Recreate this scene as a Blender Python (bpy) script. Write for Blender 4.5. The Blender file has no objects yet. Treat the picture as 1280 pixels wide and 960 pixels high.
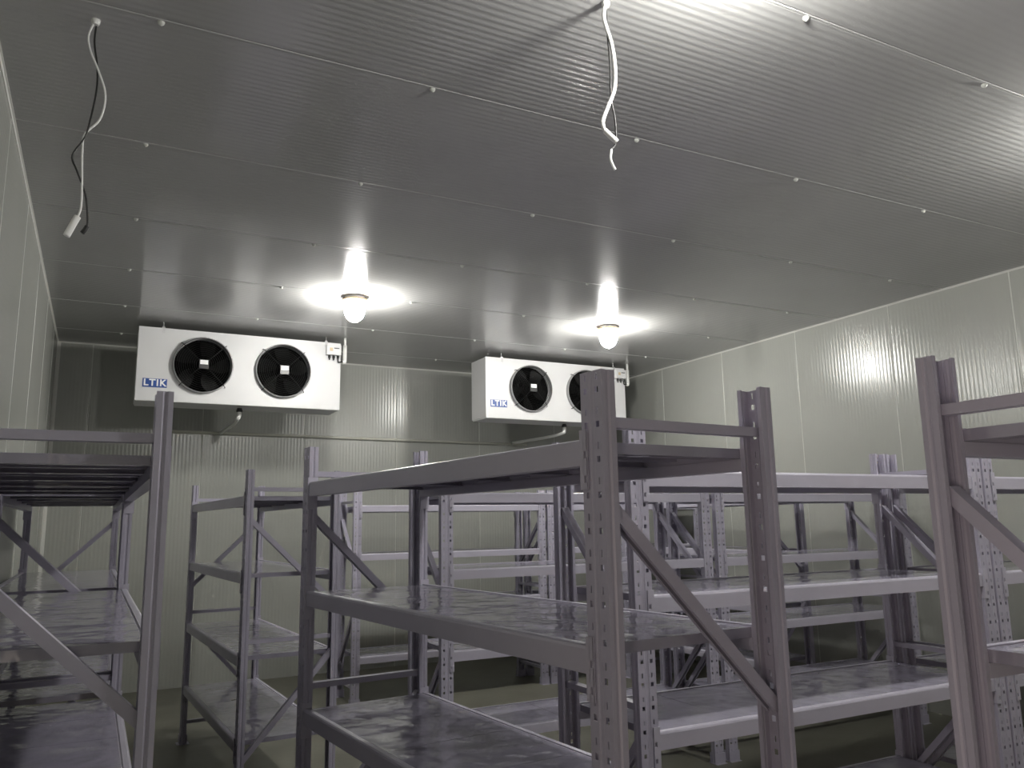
import bpy, bmesh, math, random
from mathutils import Vector, Matrix

random.seed(7)
scene = bpy.context.scene
COL = scene.collection
PI = math.pi

# ------------------------------------------------------------------ camera
CAM_Z = 1.66
RIGHT = Vector((0.88957973, -0.45650353, -0.01588791))
DOWN = Vector((0.06439897, 0.15977623, -0.98505042))
FWD = Vector((0.4522175, 0.87525772, 0.17153206))
cam = bpy.data.cameras.new('camera')
cam.sensor_width = 36.0
cam.lens = 36.0 * 997.0 / 1280.0
cam.clip_start = 0.05
cam_o = bpy.data.objects.new('camera', cam)
M = Matrix.Identity(4)
for i in range(3):
    M[i][0] = RIGHT[i]; M[i][1] = -DOWN[i]; M[i][2] = -FWD[i]
M[2][3] = CAM_Z
cam_o.matrix_world = M
COL.objects.link(cam_o)
scene.camera = cam_o

# ------------------------------------------------------------------ world, exposure
w = bpy.data.worlds.new('world'); scene.world = w
w.use_nodes = True
w.node_tree.nodes['Background'].inputs[0].default_value = (0.5, 0.52, 0.5, 1)
w.node_tree.nodes['Background'].inputs[1].default_value = 0.0
vs = scene.view_settings
vs.view_transform = 'Standard'
vs.look = 'None'
vs.exposure = 1.15
vs.gamma = 1.0
vs.use_curve_mapping = False
LAMP_STRENGTH = 114.0
SIDE_LIGHT_POWER = 17.0

# warm light from the left, source unseen: area lamp added behind an assumed doorway
DOOR_Y0, DOOR_Y1, DOOR_H = -1.00, 0.15, 2.15
al = bpy.data.lights.new('added_side_light', 'AREA'); al.shape = 'RECTANGLE'; al.size = 1.1; al.size_y = 1.9
al.energy = SIDE_LIGHT_POWER; al.color = (1.0, 0.84, 0.74)
al_o = bpy.data.objects.new('added_side_light', al); COL.objects.link(al_o)
al_o.location = (-1.15, (DOOR_Y0 + DOOR_Y1) / 2, 1.15); al_o.rotation_euler = (PI / 2, 0, -PI / 2)

# ------------------------------------------------------------------ room size (metres)
XL, XR = -0.49, 6.50
YF, YB = -1.30, 9.50
ZC = CAM_Z + 1.97
PITCH = 1.14


# ------------------------------------------------------------------ materials
def new_mat(name):
    m = bpy.data.materials.new(name); m.use_nodes = True
    nt = m.node_tree
    return m, nt, nt.nodes['Principled BSDF']


def plain(name, col, rough=0.5, metal=0.0, spec=0.5, var=0.0, var_scale=6.0, bump=0.0, bump_scale=30.0, emit=None, coat=0.0):
    m, nt, b = new_mat(name)
    b.inputs['Base Color'].default_value = (*col, 1)
    b.inputs['Roughness'].default_value = rough
    b.inputs['Metallic'].default_value = metal
    b.inputs['Specular IOR Level'].default_value = spec
    if coat:
        b.inputs['Coat Weight'].default_value = coat
        b.inputs['Coat Roughness'].default_value = 0.1
    geo = nt.nodes.new('ShaderNodeNewGeometry')
    if var > 0:
        n = nt.nodes.new('ShaderNodeTexNoise'); n.inputs['Scale'].default_value = var_scale
        n.inputs['Detail'].default_value = 5
        nt.links.new(geo.outputs['Position'], n.inputs['Vector'])
        r = nt.nodes.new('ShaderNodeMapRange')
        r.inputs[1].default_value = 0.3; r.inputs[2].default_value = 0.7
        r.inputs[3].default_value = 1 - var; r.inputs[4].default_value = 1 + var
        nt.links.new(n.outputs['Fac'], r.inputs[0])
        mx = nt.nodes.new('ShaderNodeVectorMath'); mx.operation = 'SCALE'
        mx.inputs[0].default_value = col
        nt.links.new(r.outputs[0], mx.inputs['Scale'])
        nt.links.new(mx.outputs[0], b.inputs['Base Color'])
    if bump > 0:
        n2 = nt.nodes.new('ShaderNodeTexNoise'); n2.inputs['Scale'].default_value = bump_scale
        n2.inputs['Detail'].default_value = 2
        nt.links.new(geo.outputs['Position'], n2.inputs['Vector'])
        bp = nt.nodes.new('ShaderNodeBump'); bp.inputs['Distance'].default_value = bump
        bp.inputs['Strength'].default_value = 1.0
        nt.links.new(n2.outputs['Fac'], bp.inputs['Height'])
        nt.links.new(bp.outputs[0], b.inputs['Normal'])
    if emit:
        b.inputs['Emission Color'].default_value = (*emit[0], 1)
        b.inputs['Emission Strength'].default_value = emit[1]
    return m


MAT = {}
MAT['ceiling'] = plain('ceiling_panel_paint', (0.43, 0.43, 0.42), 0.13, spec=0.75, var=0.05, var_scale=1.2)
MAT['wall'] = plain('wall_panel_paint', (0.365, 0.373, 0.342), 0.22, var=0.05, var_scale=1.0)
MAT['seal'] = plain('sealant', (0.62, 0.62, 0.58), 0.45)
MAT['bead'] = plain('seam_sealant', (0.48, 0.48, 0.47), 0.35)
MAT['wall_bead'] = plain('wall_sealant', (0.52, 0.53, 0.49), 0.4)
MAT['backing'] = plain('panel_core', (0.35, 0.35, 0.32), 0.8)
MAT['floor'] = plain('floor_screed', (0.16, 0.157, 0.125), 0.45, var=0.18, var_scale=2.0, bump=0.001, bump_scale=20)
MAT['steel'] = plain('rack_paint', (0.42, 0.40, 0.485), 0.34, var=0.05, var_scale=4.0)
MAT['beam'] = plain('beam_paint', (0.46, 0.44, 0.52), 0.32, var=0.05, var_scale=4.0)
MAT['shelf'] = plain('shelf_paint', (0.31, 0.295, 0.365), 0.10, spec=1.0, var=0.10, var_scale=5.0, bump=0.011, bump_scale=6.0)
MAT['white'] = plain('cooler_white', (0.69, 0.69, 0.69), 0.35, var=0.02, var_scale=3)
MAT['black'] = plain('fan_black', (0.002, 0.002, 0.002), 0.7, spec=0.05)
MAT['blade'] = plain('fan_blade', (0.004, 0.004, 0.004), 0.4, spec=0.12)
MAT['wire_guard'] = plain('guard_wire', (0.006, 0.006, 0.006), 0.45, spec=0.2)
MAT['guard_grey'] = plain('guard_grey', (0.05, 0.05, 0.05), 0.4)
MAT['rim'] = plain('fan_rim', (0.30, 0.30, 0.30), 0.35)
MAT['metal'] = plain('galvanised', (0.55, 0.55, 0.55), 0.3, metal=0.8)
MAT['label_white'] = plain('label_white', (0.92, 0.92, 0.92), 0.4)
MAT['blue'] = plain('label_blue', (0.02, 0.07, 0.30), 0.4)
MAT['orange'] = plain('label_orange', (0.62, 0.50, 0.33), 0.5)
MAT['ink'] = plain('label_ink', (0.06, 0.06, 0.06), 0.5)
MAT['pvc'] = plain('pvc_white', (0.75, 0.75, 0.72), 0.35)
MAT['pipe'] = plain('pipe_grey', (0.55, 0.55, 0.48), 0.4)
MAT['cable_black'] = plain('cable_black', (0.01, 0.01, 0.01), 0.45)
MAT['cable_white'] = plain('cable_white', (0.72, 0.72, 0.70), 0.4)
MAT['ring'] = plain('lamp_ring', (0.72, 0.52, 0.32), 0.5)
MAT['glow'] = plain('lamp_glass', (0.9, 0.9, 0.9), 0.3, emit=((1.0, 0.985, 0.94), LAMP_STRENGTH))


# ------------------------------------------------------------------ mesh helpers
def mesh_from(name, verts, faces, mat, smooth=False):
    me = bpy.data.meshes.new(name)
    me.from_pydata([tuple(v) for v in verts], [], faces)
    me.materials.append(MAT[mat])
    if smooth:
        for p in me.polygons: p.use_smooth = True
    me.update()
    return me


class MB:
    def __init__(s): s.v = []; s.f = []

    def add(s, vs_, fs):
        o = len(s.v); s.v += [Vector(x) for x in vs_]; s.f += [[i + o for i in f] for f in fs]

    def box(s, x0, x1, y0, y1, z0, z1):
        s.add([(x0, y0, z0), (x1, y0, z0), (x1, y1, z0), (x0, y1, z0), (x0, y0, z1), (x1, y0, z1), (x1, y1, z1), (x0, y1, z1)],
              [(0, 3, 2, 1), (4, 5, 6, 7), (0, 1, 5, 4), (1, 2, 6, 5), (2, 3, 7, 6), (3, 0, 4, 7)])

    def prism(s, prof, x0, x1):
        """closed profile of (y, z) points extruded along x"""
        n = len(prof)
        s.add([(x0, y, z) for y, z in prof] + [(x1, y, z) for y, z in prof],
              [(i, (i + 1) % n, n + (i + 1) % n, n + i) for i in range(n)] + [tuple(range(n - 1, -1, -1)), tuple(range(n, 2 * n))])

    def tube(s, pts, r, n=8, caps=True):
        pts = [Vector(p) for p in pts]
        rings = []
        up = Vector((0.31, 0.17, 0.93))
        for i, p in enumerate(pts):
            t = (pts[min(i + 1, len(pts) - 1)] - pts[max(i - 1, 0)]).normalized()
            if i == 0:
                a = t.cross(up)
                if a.length < 0.05: a = t.cross(Vector((1, 0, 0)))
                a.normalize()
            else:
                a = (a - t * a.dot(t)).normalized()
            b = t.cross(a)
            rr = r[i] if isinstance(r, (list, tuple)) else r
            rings.append([p + (a * math.cos(2 * PI * k / n) + b * math.sin(2 * PI * k / n)) * rr for k in range(n)])
        vs_ = [v for ring in rings for v in ring]
        fs = []
        for i in range(len(pts) - 1):
            for k in range(n):
                fs.append((i * n + k, i * n + (k + 1) % n, (i + 1) * n + (k + 1) % n, (i + 1) * n + k))
        if caps:
            fs.append(tuple(range(n - 1, -1, -1)))
            fs.append(tuple((len(pts) - 1) * n + k for k in range(n)))
        s.add(vs_, fs)

    def lathe(s, prof, n=32, axis='z', c=(0, 0, 0)):
        """prof of (radius, height); axis z up or axis y"""
        vs_ = []
        for r, h in prof:
            for k in range(n):
                a = 2 * PI * k / n
                p = (r * math.cos(a), r * math.sin(a), h) if axis == 'z' else (r * math.cos(a), h, r * math.sin(a))
                vs_.append((p[0] + c[0], p[1] + c[1], p[2] + c[2]))
        fs = []
        for i in range(len(prof) - 1):
            for k in range(n):
                fs.append((i * n + k, i * n + (k + 1) % n, (i + 1) * n + (k + 1) % n, (i + 1) * n + k))
        s.add(vs_, fs)

    def mesh(s, name, mat, smooth=False, bevel=0.0, weld=False):
        me = mesh_from(name, s.v, s.f, mat, smooth)
        bm = bmesh.new(); bm.from_mesh(me)
        if weld: bmesh.ops.remove_doubles(bm, verts=bm.verts, dist=1e-5)
        bmesh.ops.recalc_face_normals(bm, faces=bm.faces)
        if bevel > 0:
            bmesh.ops.bevel(bm, geom=[e for e in bm.edges if e.is_manifold and e.calc_face_angle(0) > 0.6], offset=bevel,
                            segments=2, affect='EDGES', profile=0.5)
        bm.to_mesh(me); bm.free()
        if smooth:
            for p in me.polygons: p.use_smooth = True
        return me


def obj(name, me, parent=None, loc=(0, 0, 0), rot=(0, 0, 0), scale=(1, 1, 1)):
    o = bpy.data.objects.new(name, me); COL.objects.link(o)
    o.parent = parent
    o.location = loc; o.rotation_euler = rot; o.scale = scale
    return o


def thing(name, label, cat, loc=(0, 0, 0), rotz=0.0, group=None, me=None):
    o = obj(name, me, None, loc, (0, 0, rotz))
    o['label'] = label; o['category'] = cat
    if group: o['group'] = group
    return o


def structure(name, me, label=None, cat=None):
    o = obj(name, me); o['kind'] = 'structure'
    if label: o['label'] = label
    if cat: o['category'] = cat
    return o


def spline(pts, sub=8):
    P = [Vector(p) for p in pts]; out = []
    for i in range(len(P) - 1):
        p0 = P[max(i - 1, 0)]; p1 = P[i]; p2 = P[i + 1]; p3 = P[min(i + 2, len(P) - 1)]
        for k in range(sub):
            t = k / sub
            out.append(0.5 * ((2 * p1) + (p2 - p0) * t + (2 * p0 - 5 * p1 + 4 * p2 - p3) * t * t + (3 * p1 - p0 - 3 * p2 + p3) * t ** 3))
    out.append(P[-1])
    return out


# ------------------------------------------------------------------ room shell
def ribbed_panel(name, a0, a1, b0, b1, place, mat, period=0.038, amp=0.0004, depth=0.03):
    """sandwich panel: ribs repeat along a, run along b; place(a, b, d) -> world (d = distance into the room)"""
    n = max(8, int((a1 - a0) / period * 6))
    vs_, fs = [], []
    for i in range(n + 1):
        a = a0 + (a1 - a0) * i / n
        d = amp * math.cos(2 * PI * (a - a0) / period)
        if i == 0 or i == n: d = -0.003
        vs_ += [place(a, b0, d), place(a, b1, d)]
    for i in range(n): fs.append((2 * i, 2 * i + 1, 2 * i + 3, 2 * i + 2))
    o = len(vs_)
    vs_ += [place(a0, b0, -depth), place(a0, b1, -depth), place(a1, b0, -depth), place(a1, b1, -depth)]
    fs += [(o, o + 1, 1, 0), (2 * n, 2 * n + 1, o + 3, o + 2), (o, o + 1, o + 3, o + 2)]
    me = mesh_from(name, vs_, fs, mat)
    bm = bmesh.new(); bm.from_mesh(me)
    bmesh.ops.recalc_face_normals(bm, faces=bm.faces)
    bm.to_mesh(me); bm.free()
    for k, p in enumerate(me.polygons): p.use_smooth = k < n
    return me


def box_mesh(name, x0, x1, y0, y1, z0, z1, mat, bevel=0.0):
    m = MB(); m.box(x0, x1, y0, y1, z0, z1); return m.mesh(name, mat, bevel=bevel)


def panelled(name, label, slab, a_lo, a_hi, seam, b0, b1, place, mat, bead_w=0.004):
    root = structure(name, slab, label)
    cuts = [a_lo]
    a = seam
    while a > a_lo: a -= PITCH
    a += PITCH
    while a < a_hi - 0.02:
        cuts.append(a); a += PITCH
    cuts.append(a_hi)
    for i in range(len(cuts) - 1):
        obj('panel', ribbed_panel('panel', cuts[i] + 0.003, cuts[i + 1] - 0.003, b0, b1, place, mat, amp=0.0005 if mat == 'ceiling' else 0.0004), root)
    for a in cuts[1:-1]:
        m = MB()
        c = [place(a + q, b, d) for b in (b0, b1) for q, d in ((-.0055, -.0012), (-.003, .0010), (.003, .0010), (.0055, -.0012))]
        m.add(c, [(0, 1, 5, 4), (1, 2, 6, 5), (2, 3, 7, 6), (3, 0, 4, 7)])
        obj('seam_bead', m.mesh('seam_bead', 'bead' if mat == 'ceiling' else 'wall_bead'), root)
    return root


T = 0.10
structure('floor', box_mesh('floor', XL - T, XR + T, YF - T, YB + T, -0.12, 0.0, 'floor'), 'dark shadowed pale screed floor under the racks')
ceil = panelled('ceiling', 'grey ribbed sandwich panel ceiling with pale seams',
                box_mesh('ceiling', XL - T, XR + T, YF - T, YB + T, ZC + 0.031, ZC + 0.12, 'backing'),
                YF, YB, 3.145, XL, XR, lambda a, b, d: (b, a, ZC - d), 'ceiling')
panelled('wall_back', 'pale green-grey ribbed panel wall behind the coolers',
         box_mesh('wall_back', XL - T, XR + T, YB + 0.031, YB + 0.12, 0, ZC + 0.03, 'backing'),
         XL, XR, 3.27, 0.0, ZC, lambda a, b, d: (a, YB - d, b), 'wall')
panelled('wall_right', 'pale green-grey ribbed panel wall on the right',
         box_mesh('wall_right', XR + 0.031, XR + 0.12, YF - T, YB + 0.03, 0, ZC + 0.03, 'backing'),
         YF, YB, 5.99, 0.0, ZC, lambda a, b, d: (XR - d, a, b), 'wall')
panelled('wall_front', 'pale green-grey ribbed panel wall behind the viewer',
         box_mesh('wall_front', XL - T, XR + T, YF - 0.12, YF - 0.031, 0, ZC + 0.03, 'backing'),
         XL, XR, 3.27, 0.0, ZC, lambda a, b, d: (a, YF + d, b), 'wall')
m = MB()
for y0, y1, z0 in ((YF - T, DOOR_Y0, 0), (DOOR_Y1, YB + .03, 0), (DOOR_Y0, DOOR_Y1, DOOR_H)):
    m.box(XL - .12, XL - .031, y0, y1, z0, ZC + .03)
left = panelled('wall_left', 'pale green-grey ribbed panel wall on the left', m.mesh('wall_left', 'backing'),
                DOOR_Y1, YB, 5.4, 0.0, ZC, lambda a, b, d: (XL + d, a, b), 'wall')
for a0, a1, b0 in ((YF, DOOR_Y0, 0.0), (DOOR_Y0, DOOR_Y1, DOOR_H)):
    obj('panel', ribbed_panel('panel', a0 + .002, a1 - .002, b0, ZC, lambda a, b, d: (XL + d, a, b), 'wall'), left)
m = MB()
for y0, y1, z0, z1 in ((DOOR_Y0, DOOR_Y0 + .03, 0, DOOR_H), (DOOR_Y1 - .03, DOOR_Y1, 0, DOOR_H), (DOOR_Y0 + .03, DOOR_Y1 - .03, DOOR_H - .03, DOOR_H)):
    m.box(XL - .13, XL + .012, y0, y1, z0, z1)
structure('door_1', m.mesh('door_1', 'seal'), 'pale frame of an unseen doorway added to let in the side light')  # assumed opening, placed here to admit the added warm side light


def cove(name, p0, p1, n1, n2, r=0.014):
    """small concave corner moulding from p0 to p1; n1, n2 point into the room"""
    p0 = Vector(p0); p1 = Vector(p1); n1 = Vector(n1); n2 = Vector(n2)
    prof = [(0, 0), (r, 0), (r, 0.003), (0.55 * r, 0.16 * r + 0.003), (0.16 * r + 0.003, 0.55 * r), (0.003, r), (0, r)]
    m = MB(); k = len(prof)
    m.add([p0 + n1 * a + n2 * b for a, b in prof] + [p1 + n1 * a + n2 * b for a, b in prof],
          [(i, (i + 1) % k, k + (i + 1) % k, k + i) for i in range(k)] + [tuple(range(k)), tuple(range(k, 2 * k))])
    return structure(name, m.mesh(name, 'seal'))


Zm, Xp, Xm, Ym, Yp = (0, 0, -1), (1, 0, 0), (-1, 0, 0), (0, -1, 0), (0, 1, 0)
cove('trim_1', (XL, YF, ZC), (XL, YB, ZC), Xp, Zm)
cove('trim_2', (XR, YF, ZC), (XR, YB, ZC), Xm, Zm)
cove('trim_3', (XL, YB, ZC), (XR, YB, ZC), Ym, Zm)
cove('trim_4', (XL, YB, 0), (XL, YB, ZC), Xp, Ym, 0.035)
cove('trim_5', (XR, YB, 0), (XR, YB, ZC), Xm, Ym, 0.035)

# pale nylon bolt caps in a grid on the ceiling seams
m = MB(); m.lathe([(0.0005, -0.016), (0.008, -0.012), (0.012, -0.008), (0.014, -0.002), (0.014, 0.001)], 12)
cap_me = m.mesh('bolt_cap', 'wall_bead', smooth=True)
for j in range(-3, 6):
    y = 3.135 + PITCH * j
    for i in range(6):
        x = 0.10 + 1.146 * i
        obj('bolt_cap', cap_me, ceil, (x, y + 0.025, ZC))

# ------------------------------------------------------------------ rack parts
L, DP = 2.03, 0.535           # post centre to post centre, along and across
PA, PB, PH = 0.078, 0.040, 2.0  # post face width, post side depth, post height
LEVELS = (1.85, 1.388, 0.912, 0.44)


def post_mesh():
    bm = bmesh.new()
    xs = [-.039, -.027, -.0235, -.0185, -.015, -.009, -.005, .005, .009, .015, .0185, .0235, .027, .039]
    ys = [-.020] * 6 + [-.0175] * 2 + [-.020] * 6
    zs = [0.0]; kind = []
    p = 0.08
    for k in range(25):
        z0 = k * p
        for z1, kd in ((z0 + .028, 's'), (z0 + .042, 'h'), (z0 + .058, 's'), (z0 + .074, 'v'), (z0 + p, 's')):
            zs.append(z1); kind.append(kd)
    side = [(.039, -.008), (.0355, -.004), (.0355, .001), (.039, .005), (.039, .020), (.027, .020), (.027, .015)]
    full = [(-x, y) for x, y in side[::-1]] + list(zip(xs, ys)) + side
    k0 = len(side)
    grid = [[bm.verts.new((x, y, z)) for x, y in full] for z in zs]
    for r in range(len(zs) - 1):
        for c in range(len(full) - 1):
            if kind[r] == 'h' and c - k0 in (1, 2, 3, 9, 10, 11): continue
            if kind[r] == 'v' and c - k0 in (2, 10): continue
            bm.faces.new((grid[r][c], grid[r][c + 1], grid[r + 1][c + 1], grid[r + 1][c]))
    # sheet thickness: a second skin offset inwards along the profile normal, joined at every free edge
    inner = []
    for i, (x, y) in enumerate(full):
        p = Vector(full[max(i - 1, 0)]); q = Vector(full[min(i + 1, len(full) - 1)])
        t = (q - p).normalized()
        inner.append((x - t.y * 0.002, y + t.x * 0.002))
    vm = {}
    for r, z in enumerate(zs):
        for c, (x, y) in enumerate(inner):
            vm[grid[r][c]] = bm.verts.new((x, y, z))
    outer_faces = bm.faces[:]
    rim = [e for e in bm.edges if len(e.link_faces) == 1]
    for f in outer_faces: bm.faces.new([vm[v] for v in reversed(f.verts)])
    for e in rim:
        a, b = e.verts
        bm.faces.new((b, a, vm[a], vm[b]))
    bmesh.ops.delete(bm, geom=[v for v in bm.verts if not v.link_faces], context='VERTS')
    bmesh.ops.recalc_face_normals(bm, faces=bm.faces)
    me = bpy.data.meshes.new('upright'); bm.to_mesh(me); bm.free()
    me.materials.append(MAT['steel'])
    return me


POST = post_mesh()
m = MB(); m.box(-.046, .046, -.045, .045, 0.0, 0.004)
m.box(-.0455, .0455, -.027, -.0235, 0.004, 0.07); m.box(-.0455, .0455, .0235, .027, 0.004, 0.07)
FOOT = m.mesh('foot_plate', 'steel')

BL = L - PA - 0.002
bh, bd, cr = 0.062, 0.040, 0.009
prof = [(-bd / 2, -bh), (-bd / 2, -cr), (-bd / 2 + cr * .3, -cr * .3), (-bd / 2 + cr, 0), (bd / 2 - .014, 0), (bd / 2 - .014, -.004), (bd / 2 - .004, -.004), (bd / 2 - .004, -.030), (bd / 2, -.031), (bd / 2, -bh)]
m = MB(); m.prism(prof, -BL / 2, BL / 2)
BEAM = m.mesh('beam', 'beam')
m = MB()  # connector: holed leg over the post face, plain leg against the post side
for z0, z1 in ((-.118, -.102), (-.086, -.046), (-.030, .020)):
    m.box(.014, .030, -.0255, -.0222, z0, z1)
m.box(.028, .0420, -.0255, -.0222, -.118, .020)
m.box(.014, .0175, -.0255, -.0222, -.118, .020)
m.box(.0395, .0420, -.0222, .018, -.118, .020)
CONN = m.mesh('beam_connector', 'beam', weld=True)

NP = 5
PW = (L - PA - 0.012) / NP
PD = DP - bd + 0.016
m = MB()
t_ = .0018
m.box(-PW / 2 + .001, PW / 2 - .001, -PD / 2, PD / 2, -t_, 0)
for s in (-1, 1):
    x0, x1 = sorted((s * (PW / 2 - .001), s * (PW / 2 - .001 - t_)))
    m.box(x0, x1, -PD / 2, PD / 2, -.026, -t_)
    x0, x1 = sorted((s * (PW / 2 - .001 - t_), s * (PW / 2 - .018)))
    m.box(x0, x1, -PD / 2, PD / 2, -.026, -.026 + t_)
    y0, y1 = sorted((s * PD / 2, s * (PD / 2 - t_)))
    m.box(-PW / 2 + .003, PW / 2 - .003, y0, y1, -.024, -t_)
for q in (-.17, .17):
    m.box(q * PW - .02, q * PW + .02, -PD / 2 + .004, PD / 2 - .004, -.018, -t_ - .0005)
SHELF = m.mesh('shelf_panel', 'shelf')


def channel_mesh(name, length, wide=0.034, tall=0.024, t=0.0022):
    """U channel lying along x, open side down"""
    m = MB()
    m.box(-length / 2, length / 2, -wide / 2, wide / 2, tall / 2 - t, tall / 2)
    m.box(-length / 2, length / 2, -wide / 2, -wide / 2 + t, -tall / 2, tall / 2 - t)
    m.box(-length / 2, length / 2, wide / 2 - t, wide / 2, -tall / 2, tall / 2 - t)
    for s in (-1, 1):
        y0, y1 = sorted((s * (wide / 2 - t), s * (wide / 2 - .009)))
        m.box(-length / 2, length / 2, y0, y1, -tall / 2, -tall / 2 + t)
    return m.mesh(name, 'steel')


HSPAN = DP - 0.012
HBAR = channel_mesh('horizontal_brace', HSPAN)
D1 = (1.705, 1.20)   # heights of upper diagonal at its two posts
D2 = (0.90, 0.33)
DIAG = [channel_mesh('diagonal_brace', math.hypot(DP - .02, a - b) + 0.02, 0.034, 0.030) for a, b in (D1, D2)]
HZ = (1.886, 0.994, 0.16)


def rack(label, x, y, deg, flip0=1, flipL=1):
    """origin at a corner post; local x along the beams, local y across. flip: 1 = upper brace starts at the y=DP post"""
    r = thing('storage_rack', label, 'rack', (x, y, 0), math.radians(deg), 'grey steel shelving racks in the cold room')
    for px in (0, L):
        for py in (0, DP):
            rz = 0 if py == 0 else PI
            p = obj('upright', POST, r, (px, py, 0.004), (0, 0, rz))
            obj('foot_plate', FOOT, p, (0, 0, -0.004))
    for z in LEVELS:
        for side, py in ((0, 0.0), (1, DP)):
            b = obj('beam', BEAM, r, (L / 2, py, z), (0, 0, PI if side else 0))
            obj('beam_connector', CONN, b, (-L / 2, 0, 0))
            obj('beam_connector', CONN, b, (L / 2, 0, 0), (0, 0, 0), (-1, 1, 1))
        for k in range(NP):
            obj('shelf_panel', SHELF, r, (PA / 2 + .006 + PW * (k + .5), DP / 2, z - 0.0035))
    for px, fl in ((0, flip0), (L, flipL)):
        for z in HZ:
            obj('horizontal_brace', HBAR, r, (px, DP / 2, z), (0, 0, PI / 2))
        for (za, zb), me, s in ((D1, DIAG[0], 1), (D2, DIAG[1], -1)):
            s2 = s if fl else -s
            # s2 = 1: high end at y = DP
            ang = math.atan2(za - zb, DP - .02) * s2
            obj('diagonal_brace', me, r, (px, DP / 2, (za + zb) / 2), (0, -ang, PI / 2))
    return r


# each rack: corner post nearest the aisle, heading of its long side
rack('grey steel rack in the middle foreground, its tall perforated post crossing the right cooler', 1.550, 1.586, 95.3)
rack('grey steel rack cut off by the left edge, tall ridged post below the left cooler', 0.135, 2.22, 90.2)
rack('steel rack standing end to end behind the rack at the left edge', 0.125, 4.35, 90.2, 1, 0)
rack('slim-looking steel rack standing alone in the aisle below the left cooler', 1.348, 5.09, 93.0, 1, 0)
rack('steel rack with bright front beams just right of the middle foreground rack', 1.80, 2.48, 0)
rack('steel rack joined to the right end of the bright-beamed rack by twin perforated posts', 3.925, 2.48, 0)
rack('steel rack cut off by the right edge, its dark channel post nearest the viewer', 1.628, 0.575, 0)
rack('steel rack in the second row seen through the open bays of the middle foreground rack', 1.905, 4.60, 0)
rack('steel rack in the second row ending beside the right wall', 4.065, 4.60, 0)
rack('steel rack in the last row below the wall pipe between the two coolers', 2.235, 7.62, 0, 1, 0)
rack('steel rack in the last row in the far right corner of the room', 4.375, 7.62, 0, 0, 1)
rack('steel rack with its long side along the right wall behind the second row', 5.76, 5.42, 90.0)

# ------------------------------------------------------------------ ceiling lamps
m = MB(); m.lathe([(0.0, 0.0), (0.085, 0.0), (0.085, -0.022), (0.07, -0.03), (0.0, -0.03)], 32)
L_BASE = m.mesh('lamp_base', 'white')
m = MB(); m.lathe([(0.070, -0.022), (0.108, -0.026), (0.112, -0.034), (0.108, -0.042), (0.070, -0.044), (0.070, -0.022)], 32)
L_RING = m.mesh('retaining_ring', 'ring', smooth=True)
m = MB(); m.lathe([(0.060, -0.045), (0.088, -0.055), (0.093, -0.09), (0.088, -0.14), (0.072, -0.185), (0.045, -0.212), (0.018, -0.224), (0.0005, -0.226)], 32)
L_GLASS = m.mesh('glass_dome', 'glow', smooth=True)


def lamp(x, y, label):
    t = thing('ceiling_lamp', label, 'lamp', (x, y, ZC), 0, 'round ceiling lamps')
    obj('lamp_base', L_BASE, t); obj('retaining_ring', L_RING, t); obj('glass_dome', L_GLASS, t)


lamp(1.885, 6.62, 'glowing round ceiling lamp above the left cooler, the larger of the two in view')
lamp(4.54, 6.62, 'glowing round ceiling lamp above the right cooler, the smaller of the two in view')
lamp(1.82, 1.70, 'ceiling lamp just beyond the top edge beside the hanging white wire')
lamp(4.52, 1.70, 'ceiling lamp just beyond the right edge over the right wall')


# ------------------------------------------------------------------ evaporator coolers
def text_mesh(body, size, mat, depth=0.001):
    cu = bpy.data.curves.new('lettering', 'FONT')
    cu.body = body; cu.size = size; cu.align_x = 'CENTER'; cu.align_y = 'CENTER'; cu.extrude = depth
    cu.space_character = 1.15; cu.offset = 0.0025
    o = bpy.data.objects.new('lettering', cu); COL.objects.link(o)
    bpy.context.view_layer.update()
    me = bpy.data.meshes.new_from_object(o.evaluated_get(bpy.context.evaluated_depsgraph_get()))
    bpy.data.objects.remove(o)
    me.materials.clear(); me.materials.append(MAT[mat]); me.name = 'lettering'
    return me


CW, CH, CD, FR = 1.95, 0.715, 0.40, 0.268
FANS = (0.588, 1.358); FZ = 0.372


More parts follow.
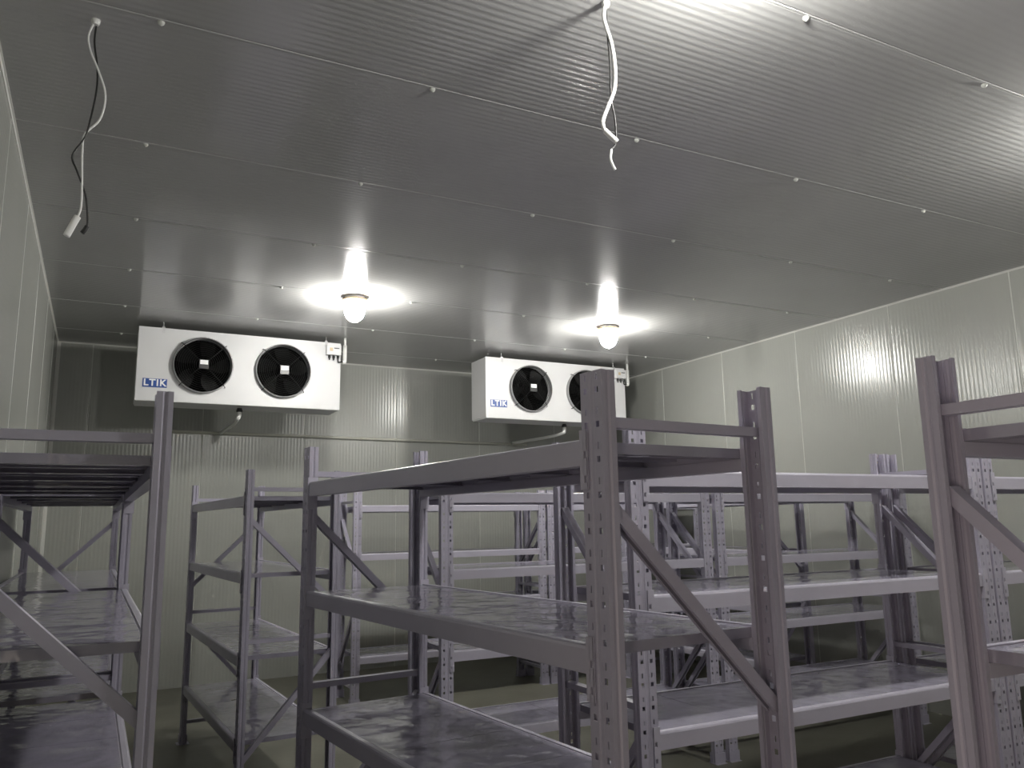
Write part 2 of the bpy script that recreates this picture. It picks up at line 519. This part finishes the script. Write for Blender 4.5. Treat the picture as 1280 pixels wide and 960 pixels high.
def front_panel():
    m = MB(); N = 48; hw = 0.30
    def ring(cx):
        inn, out = [], []
        for k in range(N):
            a = 2 * PI * k / N
            c, s = math.cos(a), math.sin(a)
            inn.append((cx + FR * c, 0, FZ + FR * s))
            top = CH - FZ if s > 0 else FZ
            t = min(hw / abs(c) if abs(c) > 1e-6 else 1e9, top / abs(s) if abs(s) > 1e-6 else 1e9)
            out.append((cx + t * c, 0, FZ + t * s))
        m.add(inn + out, [(k, (k + 1) % N, N + (k + 1) % N, N + k) for k in range(N)])
        # exact cell corners
        for sx in (-1, 1):
            for top in (0, CH):
                co = (cx + sx * hw, 0, top)
                ang = math.atan2(top - FZ, sx * hw) % (2 * PI)
                k = int(ang / (2 * PI / N))
                m.add([out[k], co, out[(k + 1) % N]], [(0, 1, 2)])
        # rolled inlet lip
        m.lathe([(FR, 0.0), (FR - .004, 0.012), (FR - .006, 0.05)], N, 'y', (cx, 0, FZ))
    for cx_ in FANS: ring(cx_)
    def quad(x0, x1): m.add([(x0, 0, 0), (x1, 0, 0), (x1, 0, CH), (x0, 0, CH)], [(0, 1, 2, 3)])
    quad(0, FANS[0] - hw); quad(FANS[0] + hw, FANS[1] - hw); quad(FANS[1] + hw, CW)
    # turned edges
    for x0, x1, z0, z1 in ((0, CW, 0, 0), (0, CW, CH, CH)):
        m.add([(x0, 0, z0), (x1, 0, z0), (x1, 0.03, z0), (x0, 0.03, z0)], [(0, 1, 2, 3)])
    for x in (0, CW):
        m.add([(x, 0, 0), (x, 0, CH), (x, 0.03, CH), (x, 0.03, 0)], [(0, 1, 2, 3)])
    return m.mesh('front_panel', 'white', weld=True)


FRONT = front_panel()
m = MB()
x0, x1, y0, y1, z0, z1 = .003, CW - .003, .02, CD, .012, CH - .004
m.add([(x0, y0, z0), (x1, y0, z0), (x1, y1, z0), (x0, y1, z0), (x0, y0, z1), (x1, y0, z1), (x1, y1, z1), (x0, y1, z1)],
      [(0, 3, 2, 1), (4, 5, 6, 7), (1, 2, 6, 5), (2, 3, 7, 6), (3, 0, 4, 7)])
CASE = m.mesh('casing', 'white')
m = MB(); m.box(.01, CW - .01, .012, CD - .01, -.004, .011)
PAN = m.mesh('drip_pan', 'white', bevel=.003)
# fan parts, centred on the fan axis, y into the unit
m = MB(); m.lathe([(FR - .007, .045), (FR - .007, .17), (0.001, .17)], 48, 'y')
DUCT = m.mesh('fan_duct', 'black', smooth=False)
m = MB()
m.lathe([(FR + .010, -.004), (FR + .010, -.042), (FR + .004, -.046), (FR - .004, -.042), (FR - .004, -.004)], 48, 'y')
SHROUD = m.mesh('shroud_ring', 'rim', smooth=True)
m = MB()
for rr in [0.07 + 0.0195 * k for k in range(11)]:
    n = 40
    dep = -.05 - .02 * (1 - (rr / FR) ** 2)
    m.tube([(rr * math.cos(2 * PI * k / n), dep, rr * math.sin(2 * PI * k / n)) for k in range(n + 1)], .0022, 5, caps=False)
for k in range(4):
    a = PI / 4 + k * PI / 2
    m.tube([(rr * math.cos(a), -.054 - .02 * (1 - (rr / FR) ** 2), rr * math.sin(a)) for rr in (.03, .1, .18, FR)] +
           [((FR + .026) * math.cos(a), -.03, (FR + .026) * math.sin(a)), ((FR + .030) * math.cos(a), -.001, (FR + .030) * math.sin(a))], .0038, 6)
GUARD = m.mesh('fan_guard', 'wire_guard', smooth=True)
m = MB()
for k in range(5):
    a0 = 2 * PI * k / 5 + .3
    vs_, fs = [], []
    for i in range(7):
        rr = .07 + .185 * i / 6
        wd = .30 + .16 * math.sin(PI * i / 6)
        for j in range(4):
            a = a0 + wd * (j / 3 - .5) * 1.7 + .25 * (i / 6)
            vs_.append((rr * math.cos(a), .075 + .055 * (j / 3 - .5) * (1.2 - .4 * i / 6), rr * math.sin(a)))
    for i in range(6):
        for j in range(3): fs.append((i * 4 + j, i * 4 + j + 1, i * 4 + j + 5, i * 4 + j + 4))
    m.add(vs_, fs)
BLADES = m.mesh('fan_blades', 'blade', smooth=True)
m = MB(); m.lathe([(.001, -.060), (.040, -.060), (.046, -.052), (.052, .0), (.075, .06), (.075, .12), (.001, .12)], 24, 'y')
m.box(-.045, .045, -.066, -.056, -.05, .045)
MOTOR = m.mesh('fan_motor', 'black')
MLABEL = box_mesh('motor_label', -.036, .036, -.086, -.0825, -.002, .040, 'label_white')
MHUB2 = box_mesh('motor_plate', -.044, .044, -.0820, -.0663, -.044, .046, 'guard_grey')
m = MB()
for s in (-1, 1):
    m.box(-.018, .018, -.010, .022, 0, .003)
m.box(-.014, .014, -.012, -.009, -.05, .012)
m.tube([(0, .006, .0), (0, .006, .058)], .005, 8)
m.lathe([(.001, .012), (.011, .012), (.011, .022), (.001, .022)], 6, 'z', (0, .006, 0))
HANGER = m.mesh('hanger', 'metal')
JBOX = box_mesh('junction_box', -.077, .077, -.055, 0, -.055, .055, 'white', bevel=.006)
m = MB(); m.lathe([(.001, -.05), (.008, -.05), (.008, -.03), (.014, -.03), (.014, -.004), (.011, -.004), (.011, .0)], 10)
GLAND = m.mesh('cable_gland', 'cable_black')
LOGO = box_mesh('brand_label', -.107, .107, -.0025, 0, -.042, .042, 'blue')
TXT = text_mesh('LTIK', 0.090, 'label_white')


def cooler(label, x, dx):
    t = thing('evaporator_cooler', label, 'cooler', (x, 8.20, CAM_Z + 1.195), 0, 'white twin-fan coolers hung from the ceiling')
    obj('casing', CASE, t); obj('drip_pan', PAN, t)
    f = obj('front_panel', FRONT, t)
    lg = obj('brand_label', LOGO, f, (.165, -.001, .172)); lg['label'] = 'blue label with white letters'
    obj('lettering', TXT, f, (.165, -.0042, .172), (PI / 2, 0, 0))
    for fx in FANS:
        obj('fan_duct', DUCT, t, (fx, 0, FZ))
        obj('fan_blades', BLADES, t, (fx, 0, FZ), (0, random.uniform(0, 1.2), 0))
        g = obj('fan_guard', GUARD, t, (fx, 0, FZ)); g['label'] = 'black wire fan guard'
        obj('shroud_ring', SHROUD, g)
        mo = obj('fan_motor', MOTOR, t, (fx, 0, FZ))
        obj('motor_plate', MHUB2, mo)
        obj('motor_label', MLABEL, mo)
    for hx in (.215, CW - .155):
        for hy in (0.012, CD - .03):
            obj('hanger', HANGER, t, (hx, hy, CH))
    j = obj('junction_box', JBOX, t, (CW - .085, -.001, CH - .085))
    obj('warning_mark', box_mesh('warning_mark', -.045, -.012, -.0575, -.0552, -.015, .02, 'orange'), j)
    obj('warning_text', box_mesh('warning_text', .0, .055, -.0575, -.0552, .012, .022, 'ink'), j)
    for k in range(3):
        obj('cable_gland', GLAND, j, (-.04 + .045 * k, -.028, -.055))
    m = MB()
    m.tube(spline([(.05, -.028, -.105), (.055, -.028, -.125), (.085, -.02, -.118), (.108, -.01, -.115), (.125, -.01, -.118)], 5), .007, 8)
    obj('cable', m.mesh('cable', 'cable_black', smooth=True), j)
    # white conduit with an elbow, up to the ceiling
    top = ZC - (CAM_Z + 1.195)
    m = MB()
    cx_, cy_ = CW + .042, -.01
    m.tube([(cx_ - .022, cy_, CH - .205)] + [(cx_ - .012 + .0, cy_, CH - .205), (cx_ - .002, cy_, CH - .203), (cx_, cy_, CH - .19), (cx_, cy_, CH - .02)], .021, 12)
    m.tube([(cx_, cy_, CH - .03), (cx_, cy_, top)], .014, 12)
    obj('conduit', m.mesh('conduit', 'pvc', smooth=True), t)
    # drain stub
    m = MB(); m.tube([(dx, .2, 0.0), (dx, .2, -.030)], .024, 14); m.tube([(dx, .2, -.018), (dx, .2, -.042)], .030, 14)
    obj('drain_outlet', m.mesh('drain_outlet', 'cable_black'), t)
    return t


cooler('white twin-fan evaporator cooler hung on the left, both fans in view', 0.243, CW / 2)
cooler('white twin-fan evaporator cooler hung on the right, partly behind a rack post', 3.895, 1.16)

# drain pipes: from each cooler to the run along the back wall
zp = CAM_Z + 1.04
zb = CAM_Z + 1.195
t = thing('drain_pipe', 'thin pale drain pipe running along the back wall below both coolers', 'pipe', (0, 0, 0))
m = MB(); m.tube([(0.60, YB - .028, zp + .01), (5.10, YB - .028, zp - .005)], .016, 10)
obj('wall_run', m.mesh('wall_run', 'pipe', smooth=True), t)
for xa, xb in ((0.243 + CW / 2, 1.18), (3.895 + 1.16, 4.87)):
    ya = 8.40
    m = MB(); m.tube(spline([(xa, ya, zb - .044), (xa, ya, zb - .08), (xa - .012, ya + .03, zb - .115), (xa + (xb - xa) * .3, ya + .35, zb - .135), (xb, YB - .05, zp + .01)], 6), .020, 10)
    obj('branch', m.mesh('branch', 'pvc', smooth=True), t)


# ------------------------------------------------------------------ loose wires hanging from the ceiling
def zz(v): return CAM_Z + v


def wire(label, x, y, parts):
    t = thing('hanging_wire', label, 'wire', (x, y, ZC), 0, 'loose lamp wires hanging from the ceiling')
    for name, mat, pts, r in parts:
        m = MB(); m.tube(spline([(px - x, py - y, zz(pz) - ZC) for px, py, pz in pts], 6), r, 8)
        obj(name, m.mesh(name, mat, smooth=True), t)
    m = MB(); m.lathe([(.001, -.022), (.012, -.022), (.016, -.010), (.016, 0.0)], 12)
    obj('grommet', m.mesh('grommet', 'cable_white'), t)
    return t


wire('white and black wire pair hanging from the ceiling near the left wall', -0.129, 3.257, [
    ('white_wire', 'cable_white', [(-.129, 3.257, 1.97), (-.150, 3.262, 1.90), (-.138, 3.25, 1.83), (-.105, 3.245, 1.75), (-.076, 3.25, 1.66),
                                   (-.088, 3.255, 1.56), (-.135, 3.262, 1.49), (-.139, 3.26, 1.42), (-.132, 3.255, 1.30), (-.128, 3.255, 1.20), (-.138, 3.257, 1.148)], .0040),
    ('black_wire', 'cable_black', [(-.125, 3.264, 1.97), (-.128, 3.264, 1.88), (-.112, 3.264, 1.78), (-.108, 3.262, 1.68), (-.120, 3.25, 1.55), (-.134, 3.248, 1.47),
                                   (-.170, 3.25, 1.39), (-.150, 3.25, 1.33), (-.118, 3.262, 1.25), (-.104, 3.262, 1.16), (-.103, 3.26, 1.12)], .0036),
    ('connector', 'cable_white', [(-.137, 3.257, 1.156), (-.152, 3.257, 1.118), (-.168, 3.257, 1.075)], .0125),
    ('connector', 'cable_black', [(-.103, 3.26, 1.124), (-.110, 3.26, 1.108), (-.118, 3.26, 1.095)], .009),
])
wire('white wire with an end sleeve hanging from the ceiling in the bright glare', 1.616, 2.291, [
    ('white_wire', 'cable_white', [(1.616, 2.291, 1.97), (1.606, 2.291, 1.90), (1.636, 2.291, 1.80), (1.648, 2.291, 1.70), (1.640, 2.291, 1.61), (1.607, 2.291, 1.53), (1.582, 2.291, 1.465), (1.594, 2.291, 1.425)], .0075),
    ('black_wire', 'cable_black', [(1.620, 2.297, 1.97), (1.622, 2.297, 1.87), (1.632, 2.299, 1.72), (1.628, 2.297, 1.60), (1.634, 2.297, 1.54), (1.643, 2.297, 1.49), (1.642, 2.297, 1.40), (1.618, 2.297, 1.365)], .0042),
    ('connector', 'cable_white', [(1.590, 2.291, 1.434), (1.615, 2.289, 1.415), (1.640, 2.288, 1.398)], .0105),
    ('white_wire', 'cable_white', [(1.620, 2.297, 1.367), (1.615, 2.297, 1.33), (1.622, 2.297, 1.31), (1.634, 2.297, 1.289)], .005),
])
